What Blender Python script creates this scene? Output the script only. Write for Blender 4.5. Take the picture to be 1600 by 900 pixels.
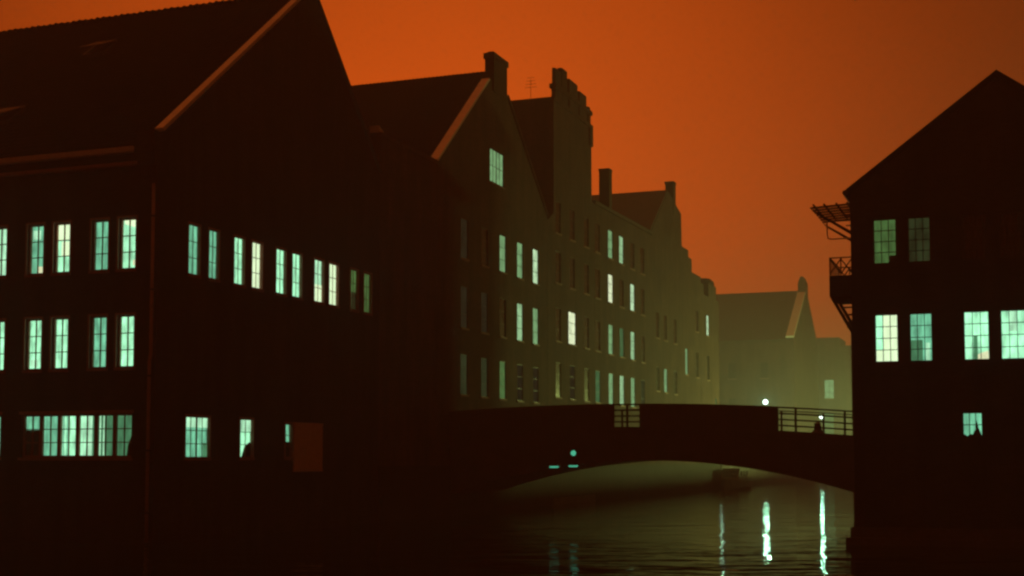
import bpy, math, random
from mathutils import Vector
from mathutils.geometry import tessellate_polygon
random.seed(7)
sc = bpy.context.scene
for o in list(bpy.data.objects):
    bpy.data.objects.remove(o, do_unlink=True)
C = sc.collection
R = math.radians

# ------------------------------------------------------------------ camera
# world axes: +X across the canal to the right, +Y along the canal, Z up, water at z = 0,
# origin at the canal corner of the near left warehouse
cam = bpy.data.cameras.new('camera')
cam_ob = bpy.data.objects.new('camera', cam); C.objects.link(cam_ob)
cam.sensor_fit = 'HORIZONTAL'; cam.sensor_width = 36.0
cam.lens = 36.0 * 2120 / 1600
cam.shift_y = 124 / 1600
cam.clip_start = 0.1; cam.clip_end = 3000
cam_ob.location = (26.17, -36.845, 2.8)
cam_ob.rotation_euler = (R(90 + 3.805), 0, R(20.633))
sc.camera = cam_ob

# ------------------------------------------------------------------ sky
world = bpy.data.worlds.new('World'); sc.world = world; world.use_nodes = True
nt = world.node_tree; nt.nodes.clear()
N, L = nt.nodes, nt.links
GLOW_AZ, GLOW_EL = 25.0, 6.5          # direction of the town glow (left of +Y, above the horizon)
SKY_BASE, SKY_LOBE, SKY_POW = 0.055, 0.74, 15.5
tc = N.new('ShaderNodeTexCoord')
dot = N.new('ShaderNodeVectorMath'); dot.operation = 'DOT_PRODUCT'
dot.inputs[1].default_value = (-math.sin(R(GLOW_AZ)) * math.cos(R(GLOW_EL)), math.cos(R(GLOW_AZ)) * math.cos(R(GLOW_EL)), math.sin(R(GLOW_EL)))
L.new(tc.outputs['Generated'], dot.inputs[0])
mx = N.new('ShaderNodeMath'); mx.operation = 'MAXIMUM'; mx.inputs[1].default_value = 0.0
L.new(dot.outputs['Value'], mx.inputs[0])
pw = N.new('ShaderNodeMath'); pw.operation = 'POWER'; pw.inputs[1].default_value = SKY_POW
L.new(mx.outputs[0], pw.inputs[0])
ma = N.new('ShaderNodeMath'); ma.operation = 'MULTIPLY_ADD'; ma.inputs[1].default_value = SKY_LOBE; ma.inputs[2].default_value = SKY_BASE
L.new(pw.outputs[0], ma.inputs[0])
cn = N.new('ShaderNodeTexNoise'); cn.inputs['Scale'].default_value = 2.2; cn.inputs['Detail'].default_value = 3
L.new(tc.outputs['Generated'], cn.inputs['Vector'])
cr = N.new('ShaderNodeMapRange'); cr.inputs[1].default_value = 0.3; cr.inputs[2].default_value = 0.7
cr.inputs[3].default_value = 0.93; cr.inputs[4].default_value = 1.07
L.new(cn.outputs['Fac'], cr.inputs[0])
ml = N.new('ShaderNodeMath'); ml.operation = 'MULTIPLY'
L.new(ma.outputs[0], ml.inputs[0]); L.new(cr.outputs[0], ml.inputs[1])
bg1 = N.new('ShaderNodeBackground'); bg1.inputs['Color'].default_value = (1.0, 0.132, 0.008, 1)
L.new(ml.outputs[0], bg1.inputs['Strength'])
sky = N.new('ShaderNodeTexSky'); sky.sky_type = 'NISHITA'; sky.sun_disc = False
sky.sun_elevation = R(-6); sky.sun_rotation = R(-21)
bg2 = N.new('ShaderNodeBackground'); bg2.inputs['Strength'].default_value = 0.05
L.new(sky.outputs[0], bg2.inputs['Color'])
ad = N.new('ShaderNodeAddShader'); L.new(bg1.outputs[0], ad.inputs[0]); L.new(bg2.outputs[0], ad.inputs[1])
wo = N.new('ShaderNodeOutputWorld'); L.new(ad.outputs[0], wo.inputs['Surface'])

# broad glow of the low cloud overhead, the only sun lamp
SUN_DIR = Vector((-0.28, 0.22, 0.93)).normalized()
sun = bpy.data.lights.new('sun', 'SUN'); sun.energy = 0.45; sun.angle = R(40); sun.color = (1.0, 0.20, 0.035)
sun_ob = bpy.data.objects.new('sun', sun); C.objects.link(sun_ob)
sun_ob.rotation_euler = SUN_DIR.to_track_quat('Z', 'Y').to_euler()

# ------------------------------------------------------------------ exposure and render
sc.view_settings.view_transform = 'Standard'; sc.view_settings.look = 'None'
sc.view_settings.exposure = 0.0; sc.view_settings.gamma = 1.0
sc.view_settings.use_curve_mapping = False
sc.render.engine = 'CYCLES'
cy = sc.cycles
cy.max_bounces = 6; cy.diffuse_bounces = 3; cy.glossy_bounces = 3; cy.transparent_max_bounces = 8
cy.volume_bounces = 1; cy.sample_clamp_indirect = 3.0
cy.filter_width = 2.5
cy.use_denoising = True
try: cy.denoiser = 'OPENIMAGEDENOISE'
except Exception: pass
FOG = 0.0030
LAMP = 100.0

# ------------------------------------------------------------------ materials
def new_mat(name):
    m = bpy.data.materials.new(name); m.use_nodes = True
    m.node_tree.nodes.clear(); return m
def surf(name, col, rough=0.8, var=0.25, scale=1.5, bump=0.0, bscale=20.0, metal=0.0, brick=False, col2=None, spec=0.12):
    m = new_mat(name); n, l = m.node_tree.nodes, m.node_tree.links
    out = n.new('ShaderNodeOutputMaterial'); p = n.new('ShaderNodeBsdfPrincipled'); l.new(p.outputs[0], out.inputs[0])
    p.inputs['Specular IOR Level'].default_value = spec
    p.inputs['Roughness'].default_value = rough; p.inputs['Metallic'].default_value = metal
    g = n.new('ShaderNodeNewGeometry')
    nz = n.new('ShaderNodeTexNoise'); nz.inputs['Scale'].default_value = scale; nz.inputs['Detail'].default_value = 6; nz.inputs['Roughness'].default_value = 0.65
    l.new(g.outputs['Position'], nz.inputs['Vector'])
    ra = n.new('ShaderNodeValToRGB'); e = ra.color_ramp.elements
    c2 = col2 or tuple(c * (1 + var) for c in col)
    e[0].position = 0.3; e[0].color = (*[c * (1 - var) for c in col], 1)
    e[1].position = 0.7; e[1].color = (*c2, 1)
    l.new(nz.outputs['Fac'], ra.inputs[0])
    colout = ra.outputs[0]; h = None
    if brick:
        mps = n.new('ShaderNodeMapping'); mps.inputs['Scale'].default_value = (0.9, 0.9, 0.10); l.new(g.outputs['Position'], mps.inputs['Vector'])
        ns = n.new('ShaderNodeTexNoise'); ns.inputs['Scale'].default_value = 1.6; ns.inputs['Detail'].default_value = 5; l.new(mps.outputs[0], ns.inputs['Vector'])
        rs = n.new('ShaderNodeMapRange'); rs.inputs[1].default_value = 0.35; rs.inputs[2].default_value = 0.62; rs.inputs[3].default_value = 0.62; rs.inputs[4].default_value = 1.12
        l.new(ns.outputs['Fac'], rs.inputs[0])
        ms = n.new('ShaderNodeMix'); ms.data_type = 'RGBA'; ms.blend_type = 'MULTIPLY'; ms.inputs[0].default_value = 1.0
        l.new(colout, ms.inputs[6]); l.new(rs.outputs[0], ms.inputs[7]); colout = ms.outputs[2]
        sx = n.new('ShaderNodeSeparateXYZ'); l.new(g.outputs['Position'], sx.inputs[0])
        ad_ = n.new('ShaderNodeMath'); ad_.operation = 'ADD'; l.new(sx.outputs[0], ad_.inputs[0]); l.new(sx.outputs[1], ad_.inputs[1])
        cx_ = n.new('ShaderNodeCombineXYZ'); l.new(ad_.outputs[0], cx_.inputs[0]); l.new(sx.outputs[2], cx_.inputs[1])
        b = n.new('ShaderNodeTexBrick'); l.new(cx_.outputs[0], b.inputs['Vector'])
        b.inputs['Scale'].default_value = 1.0; b.inputs['Brick Width'].default_value = 0.25; b.inputs['Row Height'].default_value = 0.075
        b.inputs['Mortar Size'].default_value = 0.006; b.inputs['Color1'].default_value = (0.75, 0.75, 0.75, 1); b.inputs['Color2'].default_value = (1.2, 1.15, 1.1, 1)
        b.inputs['Mortar'].default_value = (1.5, 1.5, 1.5, 1)
        mu = n.new('ShaderNodeMix'); mu.data_type = 'RGBA'; mu.blend_type = 'MULTIPLY'; mu.inputs[0].default_value = 1.0
        l.new(colout, mu.inputs[6]); l.new(b.outputs['Color'], mu.inputs[7]); colout = mu.outputs[2]
        h = b.outputs['Fac']
    l.new(colout, p.inputs['Base Color'])
    if bump or brick:
        bp = n.new('ShaderNodeBump'); bp.inputs['Strength'].default_value = bump or 0.4; bp.inputs['Distance'].default_value = 0.02
        if brick:
            bp.invert = True; l.new(h, bp.inputs['Height'])
        else:
            nb = n.new('ShaderNodeTexNoise'); nb.inputs['Scale'].default_value = bscale; nb.inputs['Detail'].default_value = 4
            l.new(g.outputs['Position'], nb.inputs['Vector']); l.new(nb.outputs['Fac'], bp.inputs['Height'])
        l.new(bp.outputs[0], p.inputs['Normal'])
    return m
def glow(name, col, strength=1.0, var=0.35, scale=3.0, folds=False):
    m = new_mat(name); n, l = m.node_tree.nodes, m.node_tree.links
    out = n.new('ShaderNodeOutputMaterial'); e = n.new('ShaderNodeEmission'); l.new(e.outputs[0], out.inputs[0])
    e.inputs['Color'].default_value = (*col, 1)
    g = n.new('ShaderNodeNewGeometry'); mp = n.new('ShaderNodeMapping'); mp.inputs['Scale'].default_value = (1, 1, 0.35) if folds else (1, 1, 1)
    l.new(g.outputs['Position'], mp.inputs['Vector'])
    nz = n.new('ShaderNodeTexNoise'); nz.inputs['Scale'].default_value = scale; nz.inputs['Detail'].default_value = 2.5
    l.new(mp.outputs[0], nz.inputs['Vector'])
    mr = n.new('ShaderNodeMapRange'); mr.inputs[1].default_value = 0.28; mr.inputs[2].default_value = 0.72
    mr.inputs[3].default_value = strength * (1 - var); mr.inputs[4].default_value = strength * (1 + var)
    l.new(nz.outputs['Fac'], mr.inputs[0]); l.new(mr.outputs[0], e.inputs['Strength'])
    m.cycles.emission_sampling = 'NONE'
    return m

M = {}
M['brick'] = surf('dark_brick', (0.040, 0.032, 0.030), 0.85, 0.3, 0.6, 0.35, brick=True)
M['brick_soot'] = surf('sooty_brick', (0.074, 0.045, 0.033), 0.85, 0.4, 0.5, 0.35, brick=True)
M['tile'] = surf('dark_pantile', (0.010, 0.0095, 0.010), 0.9, 0.3, 2.0, 0.2, 30, spec=0.0)
M['slate'] = surf('grey_slate', (0.050, 0.038, 0.032), 0.7, 0.3, 2.0, 0.2, 30)
M['zinc'] = surf('pale_coping', (0.82, 0.75, 0.66), 0.5, 0.10, 3.0, 0.1, 20)
M['gutter'] = surf('gutter_zinc', (0.70, 0.62, 0.54), 0.5, 0.15, 4.0)
M['pipe'] = surf('drainpipe', (0.45, 0.32, 0.25), 0.5, 0.2, 4.0)
M['frame'] = surf('window_paint', (0.36, 0.16, 0.11), 0.5, 0.2, 4.0)
M['frame_dark'] = surf('dark_window_paint', (0.045, 0.035, 0.03), 0.5, 0.2, 4.0)
M['sill'] = surf('stone_sill', (0.34, 0.20, 0.15), 0.7, 0.2, 6.0)
M['hatch'] = surf('pale_hatch_boards', (0.78, 0.60, 0.46), 0.7, 0.10, 5.0, 0.2, 15)
M['steel'] = surf('bridge_steel', (0.075, 0.04, 0.04), 0.55, 0.3, 1.2, 0.15, 12)
M['rail'] = surf('railing_paint', (0.05, 0.04, 0.04), 0.5, 0.2, 4)
M['stone'] = surf('quay_stone', (0.10, 0.09, 0.08), 0.85, 0.35, 0.8, 0.5, 5)
M['concrete'] = surf('pale_concrete', (0.17, 0.16, 0.14), 0.8, 0.3, 1.2, 0.3, 8)
M['ground'] = surf('cobbled_ground', (0.09, 0.085, 0.08), 0.85, 0.3, 1.0, 0.4, 9)
M['timber'] = surf('dark_timber', (0.045, 0.035, 0.03), 0.8, 0.3, 5.0)
M['casing'] = surf('window_casing', (0.40, 0.23, 0.17), 0.6, 0.2, 3.0)
M['plinth_or_shade'] = surf('shade_dark_stone', (0.030, 0.030, 0.026), 0.8, 0.4, 0.7, 0.5, 5)  # near-black: shade at the foot of the canal walls put into colour
M['iron'] = surf('painted_iron', (0.04, 0.038, 0.036), 0.5, 0.2, 5.0)
M['hull'] = surf('boat_hull', (0.16, 0.16, 0.15), 0.5, 0.2, 1.5)
M['drape'] = surf('dark_drape', (0.03, 0.035, 0.03), 0.9, 0.2, 8.0)
# lit window tones (light through curtains and blinds)
M['w_white'] = glow('window_light_white', (0.84, 1.0, 0.64), 1.35, 0.12, 5, True)
M['w_bright'] = glow('window_light_bright', (0.52, 0.95, 0.62), 1.15, 0.35, 5, True)
M['w_mid'] = glow('window_light_mid', (0.42, 0.95, 0.58), 1.35, 0.45, 5, True)
M['w_soft'] = glow('window_light_soft', (0.30, 0.92, 0.57), 0.68, 0.45, 5, True)
M['w_dim'] = glow('window_light_dim', (0.28, 0.90, 0.45), 0.26, 0.4, 5, True)
M['w_moss'] = glow('window_light_moss', (0.42, 0.95, 0.28), 0.16, 0.4, 5, True)
M['w_faint'] = glow('window_light_faint', (0.55, 0.90, 0.35), 0.035, 0.5, 5, True)
M['w_sheen'] = glow('unlit_pane_sheen', (0.75, 0.85, 0.40), 0.016, 0.4, 3, True)  # faint glow painted in as reflection on unlit panes
M['bulb'] = glow('lamp_globe', (0.75, 1.0, 0.85), 3.0, 0.0)
M['bulb_small'] = glow('lamp_globe_small', (0.62, 1.0, 0.78), 1.2, 0.0)
M['bulb_quay'] = glow('lamp_globe_quay', (0.80, 1.0, 0.70), 8.0, 0.0)
M['bulb_added'] = glow('lamp_globe_added', (0.80, 1.0, 0.70), 8.0, 0.0)
for k_ in ('bulb', 'bulb_small', 'bulb_quay', 'bulb_added'):     # clear glass globes: they glow and let the bulb's light through
    n_, l_ = M[k_].node_tree.nodes, M[k_].node_tree.links
    ad_ = n_.new('ShaderNodeAddShader'); tr_ = n_.new('ShaderNodeBsdfTransparent')
    em_ = [q for q in n_ if q.type == 'EMISSION'][0]; ou_ = [q for q in n_ if q.type == 'OUTPUT_MATERIAL'][0]
    l_.new(em_.outputs[0], ad_.inputs[0]); l_.new(tr_.outputs[0], ad_.inputs[1]); l_.new(ad_.outputs[0], ou_.inputs[0])
GLOBES = {'bulb': ((0.40, 1.0, 0.60), LAMP * 2.2), 'bulb_small': ((0.45, 1.0, 0.65), LAMP * 0.10), 'bulb_quay': ((0.72, 1.0, 0.28), 1300.0), 'bulb_added': ((0.76, 1.0, 0.25), 6000.0)}
M['signal'] = glow('signal_lens', (0.12, 0.85, 0.50), 0.6, 0.15, 8)
M['roomlamp'] = glow('room_lamp_glass', (1.0, 0.98, 0.62), 1.0, 0.1, 8)

m = new_mat('window_glass'); n, l = m.node_tree.nodes, m.node_tree.links
out = n.new('ShaderNodeOutputMaterial'); mixs = n.new('ShaderNodeMixShader'); tr = n.new('ShaderNodeBsdfTransparent'); gl = n.new('ShaderNodeBsdfGlossy')
gl.inputs['Roughness'].default_value = 0.05; tr.inputs['Color'].default_value = (0.93, 0.97, 0.94, 1)
lw = n.new('ShaderNodeLayerWeight'); lw.inputs['Blend'].default_value = 0.5
fr = n.new('ShaderNodeMath'); fr.operation = 'POWER'; fr.inputs[1].default_value = 5.0; l.new(lw.outputs['Facing'], fr.inputs[0])
f2 = n.new('ShaderNodeMath'); f2.operation = 'MULTIPLY_ADD'; f2.inputs[1].default_value = 0.5; f2.inputs[2].default_value = 0.03; l.new(fr.outputs[0], f2.inputs[0])
l.new(f2.outputs[0], mixs.inputs[0]); l.new(tr.outputs[0], mixs.inputs[1]); l.new(gl.outputs[0], mixs.inputs[2]); l.new(mixs.outputs[0], out.inputs[0])
M['glass'] = m
M['dark_glass'] = surf('unlit_glass', (0.02, 0.02, 0.02), 0.12, 0.2, 2.0, spec=0.5)
m = new_mat('skylight_glass'); n, l = m.node_tree.nodes, m.node_tree.links
out = n.new('ShaderNodeOutputMaterial'); p = n.new('ShaderNodeBsdfPrincipled'); l.new(p.outputs[0], out.inputs[0])
p.inputs['Base Color'].default_value = (0.20, 0.19, 0.18, 1); p.inputs['Roughness'].default_value = 0.25; p.inputs['IOR'].default_value = 1.5
M['skyglass'] = m

m = new_mat('canal_water'); n, l = m.node_tree.nodes, m.node_tree.links
out = n.new('ShaderNodeOutputMaterial'); p = n.new('ShaderNodeBsdfPrincipled'); l.new(p.outputs[0], out.inputs[0])
p.inputs['Base Color'].default_value = (0.004, 0.008, 0.009, 1); p.inputs['Roughness'].default_value = 0.04; p.inputs['IOR'].default_value = 1.33
g = n.new('ShaderNodeNewGeometry')
hsum = None
def ripples(cross, along, wgt, det, ang):
    """noise waves whose crests lie across the canal, so that lamp reflections stretch into broken streaks"""
    global hsum
    ca, sa = math.cos(R(20.6 + ang)), math.sin(R(20.6 + ang))
    cm = n.new('ShaderNodeCombineXYZ')
    for i, vec in enumerate(((ca * cross, sa * cross, 0), (-sa * along, ca * along, 0))):
        d_ = n.new('ShaderNodeVectorMath'); d_.operation = 'DOT_PRODUCT'; d_.inputs[1].default_value = vec
        l.new(g.outputs['Position'], d_.inputs[0]); l.new(d_.outputs['Value'], cm.inputs[i])
    nz = n.new('ShaderNodeTexNoise'); nz.inputs['Scale'].default_value = 1.0; nz.inputs['Detail'].default_value = det
    l.new(cm.outputs[0], nz.inputs['Vector'])
    mm = n.new('ShaderNodeMath'); mm.operation = 'MULTIPLY'; mm.inputs[1].default_value = wgt; l.new(nz.outputs['Fac'], mm.inputs[0])
    if hsum is None: hsum = mm
    else:
        s_ = n.new('ShaderNodeMath'); s_.operation = 'ADD'; l.new(hsum.outputs[0], s_.inputs[0]); l.new(mm.outputs[0], s_.inputs[1]); hsum = s_
ripples(0.22, 0.62, 0.75, 1.0, 8)
ripples(0.7, 1.7, 0.30, 1.0, -12)
ripples(2.0, 4.5, 0.06, 1.0, 20)
bp = n.new('ShaderNodeBump'); bp.inputs['Strength'].default_value = 1.0; bp.inputs['Distance'].default_value = 0.07
l.new(hsum.outputs[0], bp.inputs['Height']); l.new(bp.outputs[0], p.inputs['Normal'])
M['water'] = m

for k_, col_, st_ in (('w_white', (0.88, 1.0, 0.62), 1.0), ('w_bright', (0.66, 1.0, 0.58), 0.85), ('w_mid', (0.52, 0.95, 0.48), 0.62), ('w_soft', (0.45, 0.92, 0.40), 0.42), ('w_dim', (0.30, 0.85, 0.32), 0.15)):
    M['far_' + k_] = glow('far_' + k_, col_, st_, 0.3, 2.0)  # distant windows yellowed, the tint of the haze put into their colour

# ------------------------------------------------------------------ helpers
WO = {}                                    # world origin of every object (nothing is rotated by its parent)
def link(o, parent, origin):
    C.objects.link(o); o_ = Vector(origin); WO[o] = o_
    if parent is not None:
        o.parent = parent; o.location = o_ - WO[parent]
    else:
        o.location = o_
    return o
def empty(name, loc):
    e = bpy.data.objects.new(name, None); e.empty_display_size = 0.5
    return link(e, None, loc)
def tag(o, label=None, cat=None, group=None, kind=None):
    if label: o['label'] = label
    if cat: o['category'] = cat
    if group: o['group'] = group
    if kind: o['kind'] = kind
    return o
class MB:
    def __init__(s): s.v = []; s.f = []
    def poly(s, pts):
        k = len(s.v); s.v += [tuple(p) for p in pts]; s.f.append(tuple(range(k, k + len(pts))))
    def box(s, x0, x1, y0, y1, z0, z1):
        k = len(s.v)
        s.v += [(x0,y0,z0),(x1,y0,z0),(x1,y1,z0),(x0,y1,z0),(x0,y0,z1),(x1,y0,z1),(x1,y1,z1),(x0,y1,z1)]
        for f in ((0,3,2,1),(4,5,6,7),(0,1,5,4),(1,2,6,5),(2,3,7,6),(3,0,4,7)): s.f.append(tuple(k + i for i in f))
    def prism(s, pts, axis, a, b):
        """extrude a polygon given in the two other axes along axis from a to b"""
        def put(p, t):
            return (t, p[0], p[1]) if axis == 0 else ((p[0], t, p[1]) if axis == 1 else (p[0], p[1], t))
        k = len(s.v); nn = len(pts)
        s.v += [put(p, a) for p in pts] + [put(p, b) for p in pts]
        s.f.append(tuple(range(k, k + nn))); s.f.append(tuple(range(k + 2 * nn - 1, k + nn - 1, -1)))
        for i in range(nn):
            j = (i + 1) % nn; s.f.append((k + i, k + j, k + nn + j, k + nn + i))
    def tube(s, pts, r, seg=8, r2=None):
        rings = []
        for i, p in enumerate(pts):
            p = Vector(p); a = Vector(pts[max(i - 1, 0)]); b = Vector(pts[min(i + 1, len(pts) - 1)])
            d = (b - a).normalized(); up = Vector((0, 0, 1)) if abs(d.z) < 0.9 else Vector((1, 0, 0))
            u = d.cross(up).normalized(); w = u.cross(d).normalized()
            rr = r if r2 is None else r + (r2 - r) * i / (len(pts) - 1)
            k = len(s.v)
            for q in range(seg):
                t = 2 * math.pi * q / seg; s.v.append(tuple(p + u * math.cos(t) * rr + w * math.sin(t) * rr))
            rings.append(k)
        for a, b in zip(rings, rings[1:]):
            for q in range(seg): s.f.append((a + q, a + (q + 1) % seg, b + (q + 1) % seg, b + q))
        s.f.append(tuple(rings[0] + q for q in range(seg - 1, -1, -1))); s.f.append(tuple(rings[-1] + q for q in range(seg)))
    def lathe(s, prof, c, seg=14):
        rings = []
        for r, z in prof:
            k = len(s.v)
            for q in range(seg):
                t = 2 * math.pi * q / seg; s.v.append((c[0] + r * math.cos(t), c[1] + r * math.sin(t), c[2] + z))
            rings.append(k)
        for a, b in zip(rings, rings[1:]):
            for q in range(seg): s.f.append((a + q, a + (q + 1) % seg, b + (q + 1) % seg, b + q))
        s.f.append(tuple(rings[0] + q for q in range(seg - 1, -1, -1))); s.f.append(tuple(rings[-1] + q for q in range(seg)))
    def mesh(s, name, mat, origin=(0, 0, 0), smooth=False, recalc=True):
        me = bpy.data.meshes.new(name); o = Vector(origin)
        me.from_pydata([tuple(Vector(v) - o) for v in s.v], [], s.f)
        if recalc:
            import bmesh
            bm = bmesh.new(); bm.from_mesh(me); bmesh.ops.recalc_face_normals(bm, faces=bm.faces); bm.to_mesh(me); bm.free()
        me.materials.append(mat)
        if smooth:
            for p_ in me.polygons: p_.use_smooth = True
        return me
    def build(s, name, mat, parent=None, origin=None, smooth=False, recalc=True):
        org = origin if origin is not None else (tuple(WO[parent]) if parent is not None else (0, 0, 0))
        return link(bpy.data.objects.new(name, s.mesh(name, mat, org, smooth, recalc)), parent, org)

# a facade is ('front', y) facing -Y with s = x, or ('canal', x) facing +X with s = y; t = z, d = depth into the wall
def fpt(fac, s, t, d):
    return (s, fac[1] + d, t) if fac[0] == 'front' else (fac[1] - d, s, t)
def fbox(mb, fac, s0, s1, t0, t1, d0, d1):
    if fac[0] == 'front': mb.box(s0, s1, fac[1] + d0, fac[1] + d1, t0, t1)
    else: mb.box(fac[1] - d1, fac[1] - d0, s0, s1, t0, t1)
def holed(mb, fac, outline, holes, reveal=0.24):
    loops = [[Vector((a, b, 0)) for a, b in outline]] + [[Vector((s0, t0, 0)), Vector((s1, t0, 0)), Vector((s1, t1, 0)), Vector((s0, t1, 0))] for s0, s1, t0, t1 in holes]
    flat = [p for lp in loops for p in lp]
    k = len(mb.v); mb.v += [fpt(fac, p.x, p.y, 0) for p in flat]
    for t in tessellate_polygon(loops): mb.f.append(tuple(k + i for i in t))
    for s0, s1, t0, t1 in holes:
        c = [(s0, t0), (s1, t0), (s1, t1), (s0, t1)]
        for i in range(4):
            a, b = c[i], c[(i + 1) % 4]
            mb.poly([fpt(fac, *a, 0), fpt(fac, *b, 0), fpt(fac, *b, reveal), fpt(fac, *a, reveal)])

CACHE = {}
def cached(key, maker):
    if key not in CACHE: CACHE[key] = maker()
    return CACHE[key]
def inst(name, key, maker, parent, origin):
    return link(bpy.data.objects.new(name, cached(key, maker)), parent, origin)

def window(bld, fac, s0, s1, t0, t1, cols, rows, tone, frame='frame', depth=0.09, near=True, sill=True, bar=0.028, fw=0.055, mid=None, panes=None, casing=True):
    """window part: frame and glazing bars; its sub-parts are every pane, the sill and the lit curtain behind"""
    w, h = round(s1 - s0, 3), round(t1 - t0, 3); org = fpt(fac, s0, t0, 0); ax = fac[0]
    lf = (ax, 0.0)
    if ax == 'canal': depth, fw, bar = 0.012, min(fw, 0.03), min(bar, 0.024)
    fd = 0.05 if ax == 'canal' else 0.09
    bd = 0.02 if ax == 'canal' else 0.05
    cd, cf = (0.10, 0.012) if ax == 'canal' else (0.36, 0.03)
    iw, ih = w - 2 * fw, h - 2 * fw
    pw_, ph_ = (iw - bar * (cols - 1)) / cols, (ih - bar * (rows - 1)) / rows
    def mk():
        mb = MB()
        fbox(mb, lf, 0, fw, 0, h, depth, depth + fd); fbox(mb, lf, w - fw, w, 0, h, depth, depth + fd)
        fbox(mb, lf, fw, w - fw, 0, fw, depth, depth + fd - 0.002); fbox(mb, lf, fw, w - fw, h - fw, h, depth, depth + fd - 0.002)
        for i in range(1, cols):
            a = fw + i * pw_ + (i - 1) * bar
            e = 0.03 if (mid and i in mid) else 0.0
            fbox(mb, lf, a - e, a + bar + e, fw, h - fw, depth + 0.02, depth + 0.02 + bd)
        for j in range(1, rows):
            a = fw + j * ph_ + (j - 1) * bar
            fbox(mb, lf, fw, w - fw, a, a + bar, depth + 0.022, depth + 0.018 + bd)
        return mb.mesh('window', M[frame])
    wi = inst('window', ('win', ax, w, h, cols, rows, frame, fw, bar, depth, tuple(mid or ())), mk, bld, org)
    def mkp(mat):
        def f():
            mb = MB(); fbox(mb, lf, -0.006, pw_ + 0.006, -0.006, ph_ + 0.006, -0.004, 0.004); return mb.mesh('pane', M[mat])
        return f
    for i in range(cols):
        for j in range(rows):
            mat = 'glass' if near else ('far_' + tone if 'far_' + tone in M else tone)
            if panes and (i, j) in panes: mat = panes[(i, j)]
            o = fpt(lf, fw + i * (pw_ + bar), fw + j * (ph_ + bar), depth + 0.045)
            inst('pane', ('pane', ax, round(pw_, 3), round(ph_, 3), mat), mkp(mat), wi, tuple(Vector(org) + Vector(o)))
    if sill:
        def mks():
            mb = MB(); fbox(mb, lf, -0.06, w + 0.06, -0.09, -0.002, -0.07, 0.05); return mb.mesh('sill', M['sill'])
        inst('sill', ('sill', ax, w), mks, wi, org)
    if near and frame == 'frame':
        def mks2():
            mb = MB(); c_ = 0.065
            fbox(mb, lf, -c_, -0.001, -0.001, h + c_, -0.03, -0.002); fbox(mb, lf, w + 0.001, w + c_, -0.001, h + c_, -0.03, -0.002); fbox(mb, lf, -0.0005, w + 0.0005, h + 0.001, h + c_, -0.028, -0.002)
            return mb.mesh('casing', M['casing'])
        if casing: inst('casing', ('casing', ax, w, h), mks2, wi, org)
    if near:
        def mkc():
            mb = MB(); nn = 14; ov = 0.02 if ax == 'canal' else 0.22; a, b = (-0.02, w + 0.02) if ax == 'canal' else (-0.14, w + 0.14)
            for i in range(nn):      # a gently pleated curtain hanging behind the glass
                q0, q1 = a + (b - a) * i / nn, a + (b - a) * (i + 1) / nn
                d0, d1 = cd + cf * (i % 2), cd + cf * ((i + 1) % 2)
                mb.poly([fpt(lf, q0, -ov, d0), fpt(lf, q1, -ov, d1), fpt(lf, q1, h + ov, d1), fpt(lf, q0, h + ov, d0)])
            return mb.mesh('curtain', M[tone], recalc=False)
        inst('curtain', ('cur', ax, w, h, tone), mkc, wi, org)
    return wi
def extra(wi, fac, name, mat, s0, s1, t0, t1, d0=0.26, d1=0.30, shape=None):
    """something seen through a window: a bright blind, a lamp, a dark drape"""
    mb = MB()
    if fac[0] == 'canal': d0, d1 = 0.075 + d0 * 0.04, 0.085 + d0 * 0.04
    if shape:
        pts = shape
        a = [fpt(fac, s, t, d0) for s, t in pts]; b = [fpt(fac, s, t, d1) for s, t in pts]
        mb.poly(a); mb.poly(b[::-1])
        for i in range(len(pts)):
            j = (i + 1) % len(pts); mb.poly([a[i], a[j], b[j], b[i]])
    else:
        fbox(mb, fac, s0, s1, t0, t1, d0, d1)
    return mb.build(name, M[mat], wi)

def pantiles(mb, x0, x1, y0, z0, y1, z1, pitch=0.24, course=0.33, seg=6, amp=0.022):
    """corrugated courses of pantiles from eave (y0,z0) to ridge (y1,z1)"""
    ln = math.hypot(y1 - y0, z1 - z0); nc = max(1, round(ln / course)); uy, uz = (y1 - y0) / ln, (z1 - z0) / ln
    ny, nz_ = -uz, uy
    if nz_ < 0: ny, nz_ = -ny, -nz_
    nx = max(1, round((x1 - x0) / pitch)) * seg
    for c in range(nc):
        for e, lift in ((0, 0.025), (1, 0.005)):
            d = ln * (c + e) / nc
            for i in range(nx + 1):
                x = x0 + (x1 - x0) * i / nx
                wv = amp * math.sin(2 * math.pi * i / seg) + lift
                mb.v.append((x, y0 + uy * d + ny * wv, z0 + uz * d + nz_ * wv))
    for r in range(2 * nc - 1):
        for i in range(nx):
            k = r * (nx + 1) + i
            mb.f.append((k, k + 1, k + nx + 2, k + nx + 1))

def body(bld, prof, xb, holes, wallmat='brick', x0=0.0, back=True):
    """canal wall with openings, back wall and the near / far side walls of a profile (y,z) extruded to x = xb"""
    mb = MB(); holed(mb, ('canal', x0), prof, holes)
    mb.poly([(xb, y, z) for y, z in prof][::-1])
    return mb
def coping(bld, pts, w, th=0.12, x0=0.05, name='coping', mat='zinc', lift=0.10):
    """slab along a rake given as (y,z) points"""
    (ya, za), (yb, zb) = pts; ln = math.hypot(yb - ya, zb - za); uy, uz = (yb - ya) / ln, (zb - za) / ln
    ny, nz_ = (-uz, uy) if uy > 0 else (uz, -uy)
    q = [(ya + ny * lift, za + nz_ * lift), (yb + ny * lift, zb + nz_ * lift), (yb + ny * (lift + th), zb + nz_ * (lift + th)), (ya + ny * (lift + th), za + nz_ * (lift + th))]
    mb = MB(); mb.prism(q, 0, x0 - w, x0); return mb.build(name, M[mat], bld)

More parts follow.
